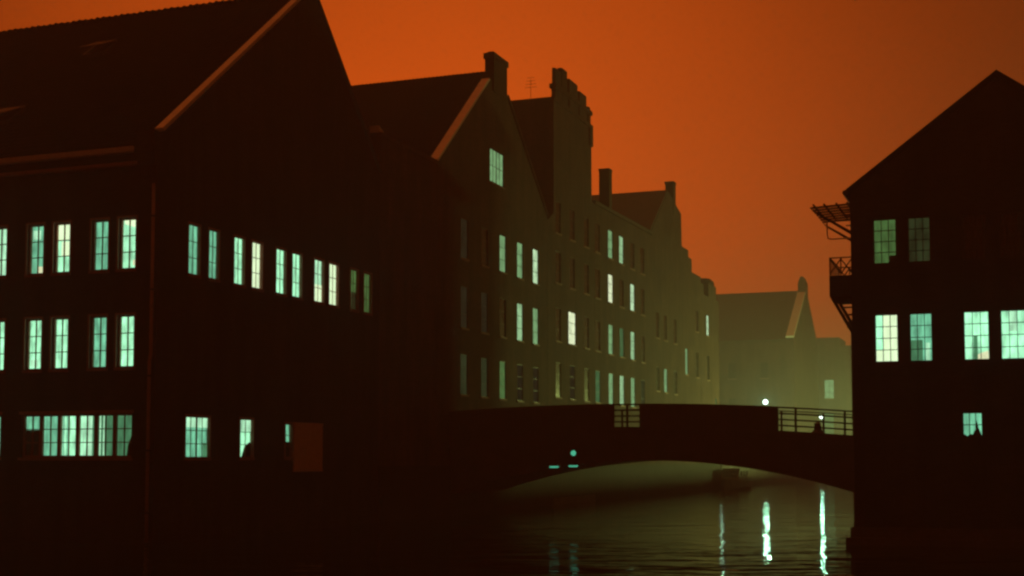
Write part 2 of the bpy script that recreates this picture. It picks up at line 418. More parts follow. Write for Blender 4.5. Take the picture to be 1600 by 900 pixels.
# ------------------------------------------------------------------ setting
mb = MB(); mb.poly([(-900, -900, 0), (900, -900, 0), (900, 900, 0), (-900, 900, 0)])
tag(mb.build('water', M['water'], recalc=False), kind='structure')
mb = MB(); mb.box(-900, -0.35, 0.4, 900, -0.9, 1.9); mb.box(-0.35, 900, 178, 900, -0.9, 1.89)
tag(mb.build('ground', M['ground']), kind='structure')
mb = MB(); mb.box(21.2, 900, 9.0, 177.9, -0.9, 1.9)
tag(mb.build('pavement', M['ground']), kind='structure')
mb = MB(); mb.box(22, 60, -70, -33, -0.9, 1.2)
tag(mb.build('quay', M['stone']), kind='structure')
# quay edge between the far houses
mb = MB(); mb.box(-0.34, 0.0, 87.2, 177.9, -0.9, 1.75); mb.box(-0.6, 0.12, 87.2, 177.8, 1.752, 2.0)
tag(mb.build('quay_wall', M['stone']), 'low stone quay wall along the water beyond the far stepped house', 'quay wall')

# ------------------------------------------------------------------ A: near left warehouse
A = empty('brick_warehouse', (-9, 8, 0))
tag(A, 'large dark brick warehouse at left with steep tiled roof and rows of lit paired windows', 'warehouse')
PA = [(0, -0.8), (0, 13.2), (10.05, 21.4), (16.2, 15.2), (16.2, -0.8)]
FR, CA = ('front', 0.0), ('canal', 0.0)
XB = -22.0
rowT, rowM = (8.96, 10.66), (5.73, 7.46)
pairs = []                                   # front facade pairs of narrow windows
for k in range(8):
    a = -1.52 - 2.62 * k
    pairs += [(a, a + 0.67), (a - 1.08, a - 0.41)]
fw_holes = [(a, b, *r) for a, b in pairs for r in (rowT, rowM) if a > XB + 0.5]
strip = (-5.30, -0.88, 2.80, 4.24)
fw_holes.append(strip)
for k in range(1, 4): fw_holes.append((strip[0] - 5.3 * k, strip[1] - 5.3 * k, strip[2], strip[3]))
gw = [(1.73, 2.38), (2.95, 3.55), (4.55, 5.22), (5.75, 6.45), (7.46, 8.17), (8.67, 9.38), (10.40, 11.16), (11.62, 12.40), (13.5, 14.15), (14.72, 15.42)]
ca_holes = [(a, b, 8.98, 10.68) for a, b in gw] + [(1.73, 3.14, 2.80, 4.18), (5.10, 5.95, 2.80, 4.18), (8.28, 8.74, 2.80, 4.08)]
mb = body(A, PA, XB, ca_holes)
holed(mb, FR, [(XB, -0.8), (0, -0.8), (0, 13.2), (XB, 13.2)], fw_holes)
mb.poly([(0, 16.2, -0.8), (0, 16.2, 15.2), (XB, 16.2, 15.2), (XB, 16.2, -0.8)])
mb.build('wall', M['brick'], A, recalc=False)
mb = MB(); pantiles(mb, XB, -0.38, -0.22, 13.05, 10.05, 21.36)
pantiles_far = MB(); pantiles(pantiles_far, XB, -0.38, 16.4, 15.0, 10.05, 21.36, seg=4)
rf = mb.build('roof', M['tile'], A, recalc=False); rf['kind'] = 'stuff'
rf2 = pantiles_far.build('roof', M['tile'], A, recalc=False); rf2['kind'] = 'stuff'
# ridge tiles
def ridge_mesh():
    b = MB()
    for i, (r, xx) in enumerate(((0.17, 0.0), (0.17, 0.05), (0.135, 0.06), (0.13, 0.33))):
        for q in range(7):
            t = math.pi * (q / 6.0) ; b.v.append((xx, -math.cos(t) * r * 1.1, math.sin(t) * r))
    for i in range(3):
        for q in range(6): b.f.append((i * 7 + q, i * 7 + q + 1, i * 7 + q + 8, i * 7 + q + 7))
    b.f.append(tuple(range(7))); return b.mesh('ridge_tile', M['tile'])
x = -0.75; k = 0
while x > XB:
    inst('ridge_tile', 'ridge', ridge_mesh, rf, (x, 10.05, 21.36 + 0.012 * math.sin(k * 1.7))); x -= 0.31; k += 1
coping(A, [(0.25, 13.41), (10.0, 21.36)], 0.32)
coping(A, [(10.1, 21.36), (16.2, 15.2)], 0.40, mat='brick')  # far rake coping in brick colour, darkened for its unlit side
# gable foot: corbelled kneeler
mb = MB()
mb.box(-0.74, 0.04, -0.34, 0.26, 12.72, 13.42); mb.box(-0.66, 0.03, -0.26, 0.2, 12.3, 12.718)
mb.box(-0.58, 0.02, -0.18, 0.1, 11.95, 12.298); mb.box(-0.5, 0.015, -0.1, 0.05, 11.6, 11.948)
mb.build('kneeler', M['brick'], A)
mb = MB(); mb.prism([(-0.40, 12.76), (-0.24, 12.74), (-0.24, 12.95), (-0.27, 12.95), (-0.27, 12.80), (-0.37, 12.80), (-0.37, 12.93), (-0.40, 12.93)], 0, XB, -0.76)
mb.build('gutter', M['gutter'], A)
mb = MB(); mb.prism([(-0.24, 12.36), (0.0, 12.36), (0.0, 12.50), (-0.10, 12.50), (-0.24, 12.45)], 0, XB, -0.70)
mb.build('cornice', M['casing'], A)
mb = MB(); mb.tube([(-0.12, -0.10, 11.7), (-0.12, -0.10, 6.2), (-0.17, -0.10, 5.9), (-0.17, -0.10, 0.1)], 0.055, 8)
dp = mb.build('drainpipe', M['pipe'], A, smooth=True)
mb = MB()
for z in (10.6, 8.2, 5.4, 3.0, 1.0):
    xx = -0.12 if z > 6.2 else -0.17
    mb.box(xx - 0.09, xx + 0.09, -0.17, 0.0, z, z + 0.06)
mb.build('bracket', M['iron'], dp)
# front windows
toneT = ['w_mid', 'w_soft', 'w_mid', 'w_soft', 'w_bright', 'w_mid', 'w_soft', 'w_dim']
toneM = ['w_mid', 'w_soft', 'w_mid', 'w_mid', 'w_mid', 'w_soft', 'w_mid', 'w_soft']
for i, (a, b) in enumerate(pairs):
    if a < XB + 0.5: continue
    wt = window(A, FR, a, b, *rowT, 2, 3, toneT[i % 8])
    wm = window(A, FR, a, b, *rowM, 2, 3, toneM[i % 8])
    if i == 0:
        extra(wt, FR, 'blind', 'w_white', a, b, 10.2, 10.7, shape=[(a, 10.7), (b + .1, 10.7), (b + .1, 10.28), (a + .05, 10.5)])
        extra(wt, FR, 'room_lamp', 'roomlamp', a + .38, a + .56, 9.12, 9.3)
    if i == 2:
        extra(wt, FR, 'blind', 'w_white', a - .05, b + .1, 10.1, 10.75); extra(wt, FR, 'blind', 'w_white', a + .12, b + .1, 9.58, 10.06)
    if i == 3:
        extra(wt, FR, 'room_lamp', 'roomlamp', a + .2, a + .55, 9.0, 9.26); extra(wt, FR, 'blind', 'w_bright', a + .02, a + .3, 10.2, 10.5)
        extra(wm, FR, 'room_lamp', 'w_bright', a + .03, a + .3, 5.85, 6.1)
# long window band
for k in range(4):
    s0 = strip[0] - 5.3 * k; n6 = (strip[1] - strip[0]) / 6
    for j, tn in enumerate(['w_soft', 'w_soft', 'w_mid', 'w_bright', 'w_dim', 'w_dim'][::(1 if k % 2 == 0 else -1)]):
        a = s0 + j * n6
        wi = window(A, FR, a, a + n6, strip[2], strip[3], 2, 3, tn, fw=0.07, sill=True, bar=0.03, casing=False)
        if j == 0:
            mb = MB(); fbox(mb, FR, s0 - 0.08, strip[1] - strip[0] + s0 + 0.08, strip[3] + 0.002, strip[3] + 0.10, -0.03, -0.002); mb.build('casing', M['casing'], wi)
        if k == 0 and j == 0: extra(wi, FR, 'drape', 'drape', a - .1, a + n6 + .02, 2.7, 3.72, 0.20, 0.24)
        if k == 0 and j == 3: extra(wi, FR, 'drape', 'w_dim', a + .52, a + n6 + .02, 2.7, 4.3, 0.20, 0.24)
        if k == 0 and j == 5: extra(wi, FR, 'drape', 'drape', 0, 0, 0, 0, 0.20, 0.24, shape=[(a + .40, 2.7), (a + .46, 3.2), (a + .62, 3.6), (a + .64, 4.3), (a + .9, 4.3), (a + .9, 2.7)])
# gable windows
for i, ((a, b), tn) in enumerate(zip(gw, ['w_soft', 'w_soft', 'w_mid', 'w_white', 'w_mid', 'w_mid', 'w_bright', 'w_white', 'w_faint', 'w_moss'])):
    wi = window(A, CA, a, b, 8.98, 10.68, 2, 3, tn)
    if i == 8: extra(wi, CA, 'blind', 'w_moss', a - .1, b + .2, 9.75, 10.8, 0.22, 0.25)
    if i == 6: extra(wi, CA, 'blind', 'w_white', a - .1, b + .2, 8.8, 9.7, 0.26, 0.29)
w1 = window(A, CA, 1.73, 3.14, 2.80, 4.18, 4, 3, 'w_soft', mid=(2,))
extra(w1, CA, 'blind', 'w_bright', 1.6, 3.3, 3.82, 4.3, 0.22, 0.25)
extra(w1, CA, 'drape', 'w_dim', 2.9, 3.3, 2.7, 3.3, 0.2, 0.23)
w2 = window(A, CA, 5.10, 5.95, 2.80, 4.18, 2, 3, 'w_mid')
extra(w2, CA, 'drape', 'drape', 0, 0, 0, 0, 0.18, 0.21, shape=[(5.3, 2.7), (5.55, 3.2), (5.85, 3.35), (6.2, 3.3), (6.2, 2.7)])
extra(w2, CA, 'blind', 'w_bright', 5.0, 6.2, 3.75, 4.3, 0.24, 0.27)
w3 = window(A, CA, 8.28, 8.74, 2.80, 4.08, 1, 3, 'w_soft')
extra(w3, CA, 'drape', 'drape', 8.1, 8.95, 2.7, 3.40, 0.2, 0.24)
# pale loading hatch
mb = MB(); fbox(mb, CA, 8.86, 11.09, 2.26, 2.34, -0.09, 0.0); fbox(mb, CA, 8.86, 11.09, 4.08, 4.15, -0.09, 0.0)
ht = mb.build('loading_hatch', M['hatch'], A)
for j in range(7):
    q = 8.862 + j * 0.3183
    mb = MB(); fbox(mb, CA, q, q + 0.312, 2.342, 4.078, -0.075 - 0.004 * (j % 3), -0.001); mb.build('board', M['hatch'], ht)
# roof windows
for (x, y, w, ln) in ((-7.9, 6.6, 1.0, 0.9), (-8.35, 1.9, 1.0, 0.9), (-13.2, 4.0, 1.0, 0.9)):
    sl = (21.36 - 13.05) / 10.27; z = 13.05 + (y + 0.22) * sl
    org = (x, y, z)
    mb = MB(); q = [(y, z + 0.02), (y + ln, z + ln * sl + 0.02), (y + ln, z + ln * sl + 0.14), (y, z + 0.16)]
    mb.prism(q, 0, x - w / 2, x - w / 2 + 0.08); mb.prism(q, 0, x + w / 2 - 0.08, x + w / 2)
    mb.prism([(y, z + 0.02), (y + 0.08, z + 0.09), (y + 0.08, z + 0.22), (y, z + 0.16)], 0, x - w / 2 + 0.08, x + w / 2 - 0.08)
    r_ = mb.build('roof_window', M['iron'], A)
    # sash tilted open at its foot so that it faces the sky
    mb = MB(); h0 = z + 0.42; mb.prism([(y - 0.15, h0), (y + ln, z + ln * sl + 0.17), (y + ln, z + ln * sl + 0.21), (y - 0.15, h0 + 0.04)], 0, x - w / 2, x + w / 2)
    mb.build('pane', M['skyglass'], r_)

# ------------------------------------------------------------------ L + B: second warehouse with low link
B = empty('gabled_warehouse', (-8, 27, 0))
tag(B, 'dark gabled warehouse with chimney on its peak and one lit attic window', 'warehouse')
PB = [(22.4, -0.8), (22.4, 17.0), (30.4, 23.75), (38.6, 17.0), (38.6, -0.8)]
colsB = [25.85, 28.6, 31.25, 33.95, 36.55]; rowsB = [(5.95, 7.98), (9.3, 11.4), (12.82, 14.83)]
litB = {(2, 0): 'w_moss', (3, 1): 'w_mid', (4, 1): 'w_soft', (2, 2): 'w_soft', (3, 2): 'w_soft', (4, 2): 'w_bright',
        (0, 0): 'w_faint', (1, 0): 'w_faint', (0, 2): 'w_sheen', (3, 0): 'w_sheen', (4, 0): 'w_sheen', (1, 1): 'w_sheen', (0, 1): 'w_sheen'}
wB = [(c - 0.46, c + 0.46, *r, litB.get((i, j), 'dark_glass')) for i, c in enumerate(colsB) for j, r in enumerate(rowsB)]
wB += [(29.35, 31.35, 17.45, 19.25, 'w_soft')]
mb = body(B, PB, -24, [q[:4] for q in wB])
mb.poly([(-24, 22.4, -0.8), (0, 22.4, -0.8), (0, 22.4, 17), (-24, 22.4, 17)]); mb.poly([(0, 38.6, -0.8), (-24, 38.6, -0.8), (-24, 38.6, 17), (0, 38.6, 17)])
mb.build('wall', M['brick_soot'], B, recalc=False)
mb = MB(); pantiles(mb, -24, -0.5, 22.2, 16.85, 30.4, 23.72, seg=4); q = mb.build('roof', M['tile'], B, recalc=False); q['kind'] = 'stuff'
mb = MB(); pantiles(mb, -24, -0.5, 38.8, 16.85, 30.4, 23.72, seg=4); q = mb.build('roof', M['tile'], B, recalc=False); q['kind'] = 'stuff'
coping(B, [(22.5, 17.0), (29.3, 22.78)], 0.46); coping(B, [(31.9, 22.6), (38.6, 17.0)], 0.55, mat='brick_soot')  # second coping takes wall colour to paint in its lack of light
mb = MB(); mb.box(-0.46, 0.06, 29.75, 31.75, 22.4, 24.2); mb.box(-0.52, 0.12, 29.68, 31.82, 24.202, 24.5)
mb.box(-0.36, -0.04, 29.9, 31.6, 24.502, 24.62); mb.build('chimney', M['brick_soot'], B)
for s0, s1, t0, t1, tn in wB:
    if t0 > 17: window(B, CA, s0, s1, t0, t1, 4, 2, tn, 'frame_dark', near=False, mid=(2,))
    else: window(B, CA, s0, s1, t0, t1, 1, 3, tn, 'frame_dark', near=False)
LK = empty('link_building', (-8, 19, 0))
tag(LK, 'plain dark wall of a flat topped link building squeezed between the two left gables', 'building')
mb = MB(); mb.box(-20, -0.003, 16.22, 22.38, -0.8, 16.9); mb.build('wall', M['brick_soot'], LK)
mb = MB(); mb.box(-20, 0.07, 16.22, 22.38, 16.902, 17.1); mb.build('parapet', M['brick_soot'], LK)
mb = MB(); mb.prism([(16.3, 17.102), (16.8, 17.102), (16.8, 17.2), (16.3, 17.42)], 0, -0.55, -0.1); mb.build('flashing', M['gutter'], LK)

# ------------------------------------------------------------------ C: tall flat block with stacks
CC = empty('tall_warehouse', (-5, 43.5, 0))
tag(CC, 'tallest flat topped dark warehouse with a row of stubby chimney stacks on its roof edge', 'warehouse')
PC = [(38.62, -0.8), (38.62, 16.9), (39.8, 17.5), (39.8, 24.4), (47.5, 24.4), (47.5, 19.6), (48.1, 19.5), (48.1, -0.8)]
rows4 = [(6.42, 8.52), (9.82, 11.85), (13.35, 15.3), (16.4, 18.35)]
colsC = [40.6, 43.35, 46.3]
wC = [(c - 0.5, c + 0.5, *r, 'dark_glass') for c in colsC for r in rows4]
wC[5] = (42.6, 44.05, 9.82, 11.85, 'w_white'); wC[4] = (42.85, 43.85, 6.42, 8.52, 'w_sheen')
mb = body(CC, PC, -14, [q[:4] for q in wC])
mb.poly([(-14, 39.8, 10), (0, 39.8, 10), (0, 39.8, 24.4), (-14, 39.8, 24.4)]); mb.poly([(0, 48.1, -0.8), (-14, 48.1, -0.8), (-14, 48.1, 19.5), (0, 48.1, 19.5)]); mb.poly([(0, 47.5, 19.5), (-14, 47.5, 19.5), (-14, 47.5, 24.4), (0, 47.5, 24.4)])
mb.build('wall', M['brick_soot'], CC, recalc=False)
mb = MB(); mb.box(-14, 0.10, 39.72, 47.6, 24.402, 24.62); mb.build('parapet', M['brick_soot'], CC)
mb = MB(); mb.box(-0.2, 0.10, 47.0, 47.58, 23.2, 24.39); mb.build('pilaster', M['brick_soot'], CC)
for y0, y1, zt, xw in ((40.2, 41.5, 26.55, 0.30), (41.52, 42.7, 26.9, 0.40), (43.0, 44.8, 26.6, 0.6), (45.1, 46.7, 26.35, 0.8), (46.95, 47.5, 25.8, 0.9)):
    mb = MB(); c = 0.07; xa = -xw
    for z0, z1, e in ((24.622, 25.3, 0.0), (25.3, 25.55, 0.10), (25.55, zt, -0.03)):
        p_ = [(xa - e + c, y0 - e), (-0.02 + e - c, y0 - e), (-0.02 + e, y0 - e + c), (-0.02 + e, y1 + e - c), (-0.02 + e - c, y1 + e), (xa - e + c, y1 + e), (xa - e, y1 + e - c), (xa - e, y0 - e + c)]
        if z1 > z0 + 0.02: mb.prism(p_, 2, z0, z1)
    mb.build('chimney', M['brick_soot'], CC)
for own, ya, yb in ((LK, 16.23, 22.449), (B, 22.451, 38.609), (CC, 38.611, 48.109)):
    mb = MB(); fbox(mb, CA, ya, yb, -0.8, 2.3, -0.10, -0.004); fbox(mb, CA, ya, yb, 2.302, 2.42, -0.14, -0.004); mb.build('plinth_or_shade', M['plinth_or_shade'], own)  # dark bands painting the shade low on these three walls
mb = MB(); fbox(mb, CA, 39.2, 47.6, -0.3, 0.42, -0.15, -0.102); mb.build('ledge', M['concrete'], CC)
mb = MB(); mb.tube([(-1.9, 41.0, 24.6), (-1.9, 41.0, 26.2)], 0.014, 6)
for k in range(4): mb.tube([(-2.3 + 0.05 * k, 41.0, 25.7 + 0.2 * k), (-1.5 - 0.05 * k, 41.0, 25.7 + 0.2 * k)], 0.012, 5)
mb.build('aerial', M['iron'], CC)
for s0, s1, t0, t1, tn in wC: window(CC, CA, s0, s1, t0, t1, 1, 3, tn, 'frame_dark', near=False)

# ------------------------------------------------------------------ D: long granary
D = empty('granary_building', (-5, 56, 0))
tag(D, 'hazy granary with many lit slit windows and a tall chimney at its near end', 'warehouse')
PD = [(48.12, -0.8), (48.12, 19.5), (62.8, 19.7), (62.8, -0.8)]
colsD = [48.75, 51.8, 54.5, 57.35, 60.1]
litD = {(0, 0): 'w_dim', (1, 0): 'w_soft', (2, 0): 'w_mid', (3, 0): 'w_soft', (4, 0): 'w_faint', (1, 1): 'w_soft', (2, 1): 'w_dim', (3, 1): 'w_mid',
        (1, 2): 'w_white', (3, 2): 'w_bright', (1, 3): 'w_soft', (2, 3): 'w_mid', (0, 3): 'dark_glass'}
wD = [(c - 0.55, c + 0.55, *r, litD.get((i, j), 'dark_glass')) for i, c in enumerate(colsD) for j, r in enumerate(rows4)]
mb = body(D, PD, -16, [q[:4] for q in wD])
mb.poly([(-16, 48.12, 17), (0, 48.12, 17), (0, 48.12, 19.5), (-16, 48.12, 19.5)])
mb.build('wall', M['brick_soot'], D, recalc=False)
mb = MB(); mb.prism([(48.0, 19.52), (62.8, 19.72), (62.8, 19.95), (48.0, 19.75)], 0, -16, 0.12); mb.build('roof', M['slate'], D)
mb = MB(); mb.box(-0.74, -0.02, 51.6, 52.3, 19.7, 22.45); mb.box(-0.77, 0.01, 51.56, 52.34, 22.452, 22.62); mb.build('chimney', M['brick_soot'], D)
mb = MB(); fbox(mb, CA, 48.111, 62.809, -0.8, 2.3, -0.10, -0.004); mb.build('plinth_or_shade', M['plinth_or_shade'], D)  # dark band continues the painted shade
for s0, s1, t0, t1, tn in wD: window(D, CA, s0, s1, t0, t1, 1, 3, tn, 'frame_dark', near=False)
D2 = empty('gable_house', (-5, 67.7, 0))
tag(D2, 'hazy gabled house with thin chimney at its peak, just beyond the granary with slit windows', 'house')
PD2 = [(62.82, -0.8), (62.82, 20.0), (67.9, 23.9), (72.4, 22.8), (72.6, 19.9), (72.6, -0.8)]
wD2 = [(66.4, 67.45, 7.9, 9.75, 'w_soft'), (63.9, 64.9, 7.9, 9.75, 'dark_glass'), (69.6, 70.6, 7.9, 9.75, 'dark_glass'), (66.4, 67.4, 12.0, 14.0, 'dark_glass'), (69.6, 70.6, 12.0, 14.0, 'dark_glass'), (63.9, 64.9, 12.0, 14.0, 'dark_glass')]
mb = body(D2, PD2, -16, [q[:4] for q in wD2])
mb.poly([(0, 72.6, -0.8), (-16, 72.6, -0.8), (-16, 72.6, 20), (0, 72.6, 20)]); mb.build('wall', M['brick_soot'], D2, recalc=False)
mb = MB(); mb.prism([(62.6, 19.9), (67.9, 23.92), (72.5, 22.82), (72.7, 19.9), (72.75, 19.95), (72.6, 23.0), (67.9, 24.15), (62.5, 20.1)], 0, -16, -0.02); mb.build('roof', M['slate'], D2)
mb = MB(); mb.box(-0.66, 0.02, 69.8, 70.6, 22.5, 25.0); mb.box(-0.7, 0.06, 69.74, 70.66, 25.002, 25.22); mb.build('chimney', M['brick_soot'], D2)
mb = MB(); fbox(mb, CA, 62.811, 72.609, -0.8, 2.3, -0.10, -0.004); mb.build('plinth_or_shade', M['plinth_or_shade'], D2)  # shade at the wall foot, as a dark band
for s0, s1, t0, t1, tn in wD2: window(D2, CA, s0, s1, t0, t1, 1, 3, tn, 'frame_dark', near=False)

# ------------------------------------------------------------------ E: stepped house
E_ = empty('stepped_house', (-4, 80, 0))
tag(E_, 'hazy house with a stepped roofline dropping toward the far gabled hall', 'house')
PE = [(72.62, -0.8), (72.62, 20.3), (75.0, 20.3), (75.0, 19.7), (76.2, 19.7), (76.2, 18.6), (79.6, 18.6), (79.6, 18.1), (80.8, 18.1), (80.8, 17.2), (87.0, 17.2), (87.0, -0.8)]
wE = [(73.6, 74.5, 9.7, 11.9, 'w_soft'), (81.8, 82.8, 13.65, 15.5, 'w_bright'), (85.2, 85.9, 7.2, 8.2, 'w_dim'), (77.5, 78.5, 9.7, 11.9, 'dark_glass'), (81.8, 82.8, 9.7, 11.9, 'dark_glass'), (77.5, 78.5, 13.65, 15.5, 'dark_glass')]
mb = body(E_, PE, -14, [q[:4] for q in wE])
for (ya, za), (yb, zb) in zip(PE[1:-1], PE[2:]):
    mb.poly([(0, ya, za), (-14, ya, za), (-14, yb, zb), (0, yb, zb)])
mb.build('wall', M['brick_soot'], E_, recalc=False)
mb = MB(); mb.box(-1.6, -0.1, 83.2, 86.4, 17.1, 18.5); mb.lathe([(1.0, 0), (0.95, 0.35), (0.6, 0.7), (0.3, 0.75)], (-0.9, 84.8, 18.4), 8); mb.build('chimney', M['brick_soot'], E_)
mb = MB(); fbox(mb, CA, 72.611, 86.9, -0.8, 2.3, -0.10, -0.004); mb.build('plinth_or_shade', M['plinth_or_shade'], E_)  # last stretch of the painted shade band
for s0, s1, t0, t1, tn in wE: window(E_, CA, s0, s1, t0, t1, 1, 3, tn, 'frame_dark', near=False)

# ------------------------------------------------------------------ F: far gabled hall
F_ = empty('gabled_hall', (-8, 141, 0))
tag(F_, 'far hall fading in the haze with pale verge and spire like chimney on its gable', 'hall')
PF = [(131, 1.0), (131, 17.3), (141.6, 24.3), (152.2, 17.3), (152.2, 1.0)]
mb = body(F_, PF, -30, [])
wF = [(-4.2, -3.2, 8.0, 10.2), (-8.2, -7.2, 8.0, 10.2), (-12.2, -11.2, 8.0, 10.2), (-4.2, -3.2, 12.6, 14.6), (-8.2, -7.2, 12.6, 14.6)]
holed(mb, ('front', 131), [(-30, 1), (0, 1), (0, 17.3), (-30, 17.3)], wF)
mb.poly([(0, 152.2, 1), (-30, 152.2, 1), (-30, 152.2, 17.3), (0, 152.2, 17.3)])
mb.build('wall', M['brick_soot'], F_, recalc=False)
mb = MB(); mb.prism([(130.6, 17.1), (141.6, 24.32), (152.6, 17.1), (152.6, 17.35), (141.6, 24.6), (130.6, 17.35)], 0, -30, -0.8); mb.build('roof', M['slate'], F_)
coping(F_, [(131, 17.3), (141.0, 23.9)], 1.0, 0.25, lift=0.25); coping(F_, [(142.2, 23.9), (152.2, 17.3)], 1.0, 0.25, lift=0.25, mat='brick_soot')  # far slope coping coloured dark as if unlit, near one pale
mb = MB(); mb.box(-0.95, 0.0, 141.1, 143.5, 23.5, 25.6); mb.prism([(-0.95, 25.602), (0, 25.602), (-0.3, 26.4), (-0.65, 26.4)], 1, 141.2, 143.4); mb.build('chimney', M['brick_soot'], F_)
for q in wF: window(F_, ('front', 131), *q, 1, 3, 'dark_glass', 'frame_dark', near=False)

# ------------------------------------------------------------------ H: block closing the canal
H_ = empty('end_building', (10, 174, 0))
tag(H_, 'faint flat roofed block closing the end of the canal, beside the far hall', 'building')
hy = ('front', 170.0)
wH = [(-1.65, -0.2, 11.6, 14.45, 'w_soft'), (-1.7, -0.3, 5.6, 9.5, 'w_dim'), (-5.15, -4.5, 10.0, 12.4, 'w_faint'), (3.0, 4.4, 11.6, 14.45, 'dark_glass'), (7, 8.4, 11.6, 14.45, 'dark_glass'), (11, 12.4, 11.6, 14.45, 'dark_glass')]
mb = MB(); holed(mb, hy, [(-20, 1), (40, 1), (40, 19.2), (0.65, 19.2), (0.65, 20.8), (-20, 20.8)], [q[:4] for q in wH])
for (xa, za), (xb, zb) in zip([(-20, 1), (-20, 20.8), (0.65, 20.8), (0.65, 19.2), (40, 19.2)], [(-20, 20.8), (0.65, 20.8), (0.65, 19.2), (40, 19.2), (40, 1)]):
    mb.poly([(xa, 170, za), (xb, 170, zb), (xb, 178, zb), (xa, 178, za)])
mb.build('wall', M['brick_soot'], H_, recalc=False)
mb = MB(); mb.box(0.9, 40, 169.8, 178, 19.202, 19.5); mb.build('parapet', M['slate'], H_)
for s0, s1, t0, t1, tn in wH: window(H_, hy, s0, s1, t0, t1, 2, 3, tn, 'frame_dark', near=False)
mb = MB(); mb.box(-20, 40, 160, 178, -0.9, 1.7); tag(mb.build('embankment', M['stone']), kind='structure')

# ------------------------------------------------------------------ G: right house
G = empty('gable_warehouse', (26, 20, 0))
tag(G, 'black gable ended warehouse at right with wide lit windows and a side balcony', 'warehouse')
gy = ('front', 8.5)
GX0, GX1, GA = 21.0, 30.3, 25.63
gcols = [(21.70, 22.46), (22.79, 23.52), (24.45, 25.25), (25.56, 26.34), (27.45, 28.2), (28.6, 29.35)]
wG = []
for i, (a, b) in enumerate(gcols):
    wG.append((a, b, 9.10, 10.60, ['w_moss', 'w_faint', 'dark_glass', 'dark_glass', 'dark_glass', 'dark_glass'][i]))
    wG.append((a, b, 5.88, 7.47, ['w_mid', 'w_soft', 'w_mid', 'w_mid', 'w_soft', 'w_dim'][i]))
wG.append((24.36, 24.98, 3.44, 4.24, 'w_soft'))
mb = MB(); holed(mb, gy, [(GX0, -0.8), (GX1, -0.8), (GX1, 11.55), (GA, 14.9), (GX0, 11.55)], [q[:4] for q in wG])
mb.poly([(GX0, 8.5, -0.8), (GX0, 8.5, 11.55), (GX0, 34, 11.55), (GX0, 34, -0.8)]); mb.poly([(GX1, 8.5, -0.8), (GX1, 34, -0.8), (GX1, 34, 11.55), (GX1, 8.5, 11.55)])
mb.poly([(GX1, 34, -0.8), (GX0, 34, -0.8), (GX0, 34, 11.55), (GA, 34, 14.9), (GX1, 34, 11.55)])
mb.build('wall', M['brick'], G, recalc=False)
mb = MB(); mb.prism([(GX0 - 0.12, 11.40), (GA, 14.92), (GX1 + 0.12, 11.40), (GX1 + 0.12, 11.62), (GA, 15.15), (GX0 - 0.12, 11.62)], 1, 8.4, 34.1); mb.build('roof', M['tile'], G)
mb = MB(); mb.tube([(GX0 - 0.14, 8.35, 11.5), (GX0 - 0.14, 34, 11.5)], 0.09, 8); mb.build('gutter', M['iron'], G)
mb = MB(); mb.box(20.86, 30.4, 8.36, 8.498, -0.8, 0.55); mb.box(20.72, 30.4, 8.2, 8.358, -0.8, 0.22); mb.build('plinth_or_shade', M['stone'], G)
for i, (s0, s1, t0, t1, tn) in enumerate(wG):
    if t0 < 4:
        wi = window(G, gy, s0, s1, t0, t1, 3, 2, tn, 'frame_dark', sill=False, bar=0.025, fw=0.04)
        extra(wi, gy, 'plant_pot', 'drape', 0, 0, 0, 0, 0.16, 0.2, shape=[(24.62, 3.4), (24.70, 3.62), (24.76, 3.7), (24.79, 4.0), (24.84, 3.75), (24.9, 3.6), (24.96, 3.4)])
        extra(wi, gy, 'plant', 'drape', 0, 0, 0, 0, 0.21, 0.23, shape=[(24.3, 3.4), (24.42, 3.55), (24.5, 3.48), (24.58, 3.55), (25.0, 3.5), (25.0, 3.4)])
        continue
    wi = window(G, gy, s0, s1, t0, t1, 3, 4, tn, 'frame_dark', sill=False, bar=0.022, fw=0.045)
    if i == 1: extra(wi, gy, 'blind', 'w_white', s0 + .26, s1 + .1, 5.8, 7.6); extra(wi, gy, 'room_lamp', 'w_white', s0, s0 + .35, 5.85, 6.3, 0.22, 0.25)
    if i == 3: extra(wi, gy, 'blind', 'w_dim', s0 - .1, s0 + .4, 5.8, 6.6); extra(wi, gy, 'room_lamp', 'w_bright', s0 + .5, s0 + .62, 5.9, 6.5, 0.22, 0.25)
    if i == 5: extra(wi, gy, 'room_lamp', 'roomlamp', 0, 0, 0, 0, 0.22, 0.25, shape=[(s0 + .42, 5.9), (s0 + .42, 6.08), (s0 + .55, 6.14), (s1 - .06, 6.2), (s1 - .04, 5.9)]); extra(wi, gy, 'drape', 'w_dim', s0 + .3, s0 + .42, 5.8, 6.7)
    if i == 7: extra(wi, gy, 'blind', 'w_bright', s0 + .27, s0 + .5, 6.8, 7.6)
    if i == 0: extra(wi, gy, 'drape', 'drape', s0 + .5, s1 + .1, 9.0, 9.4)
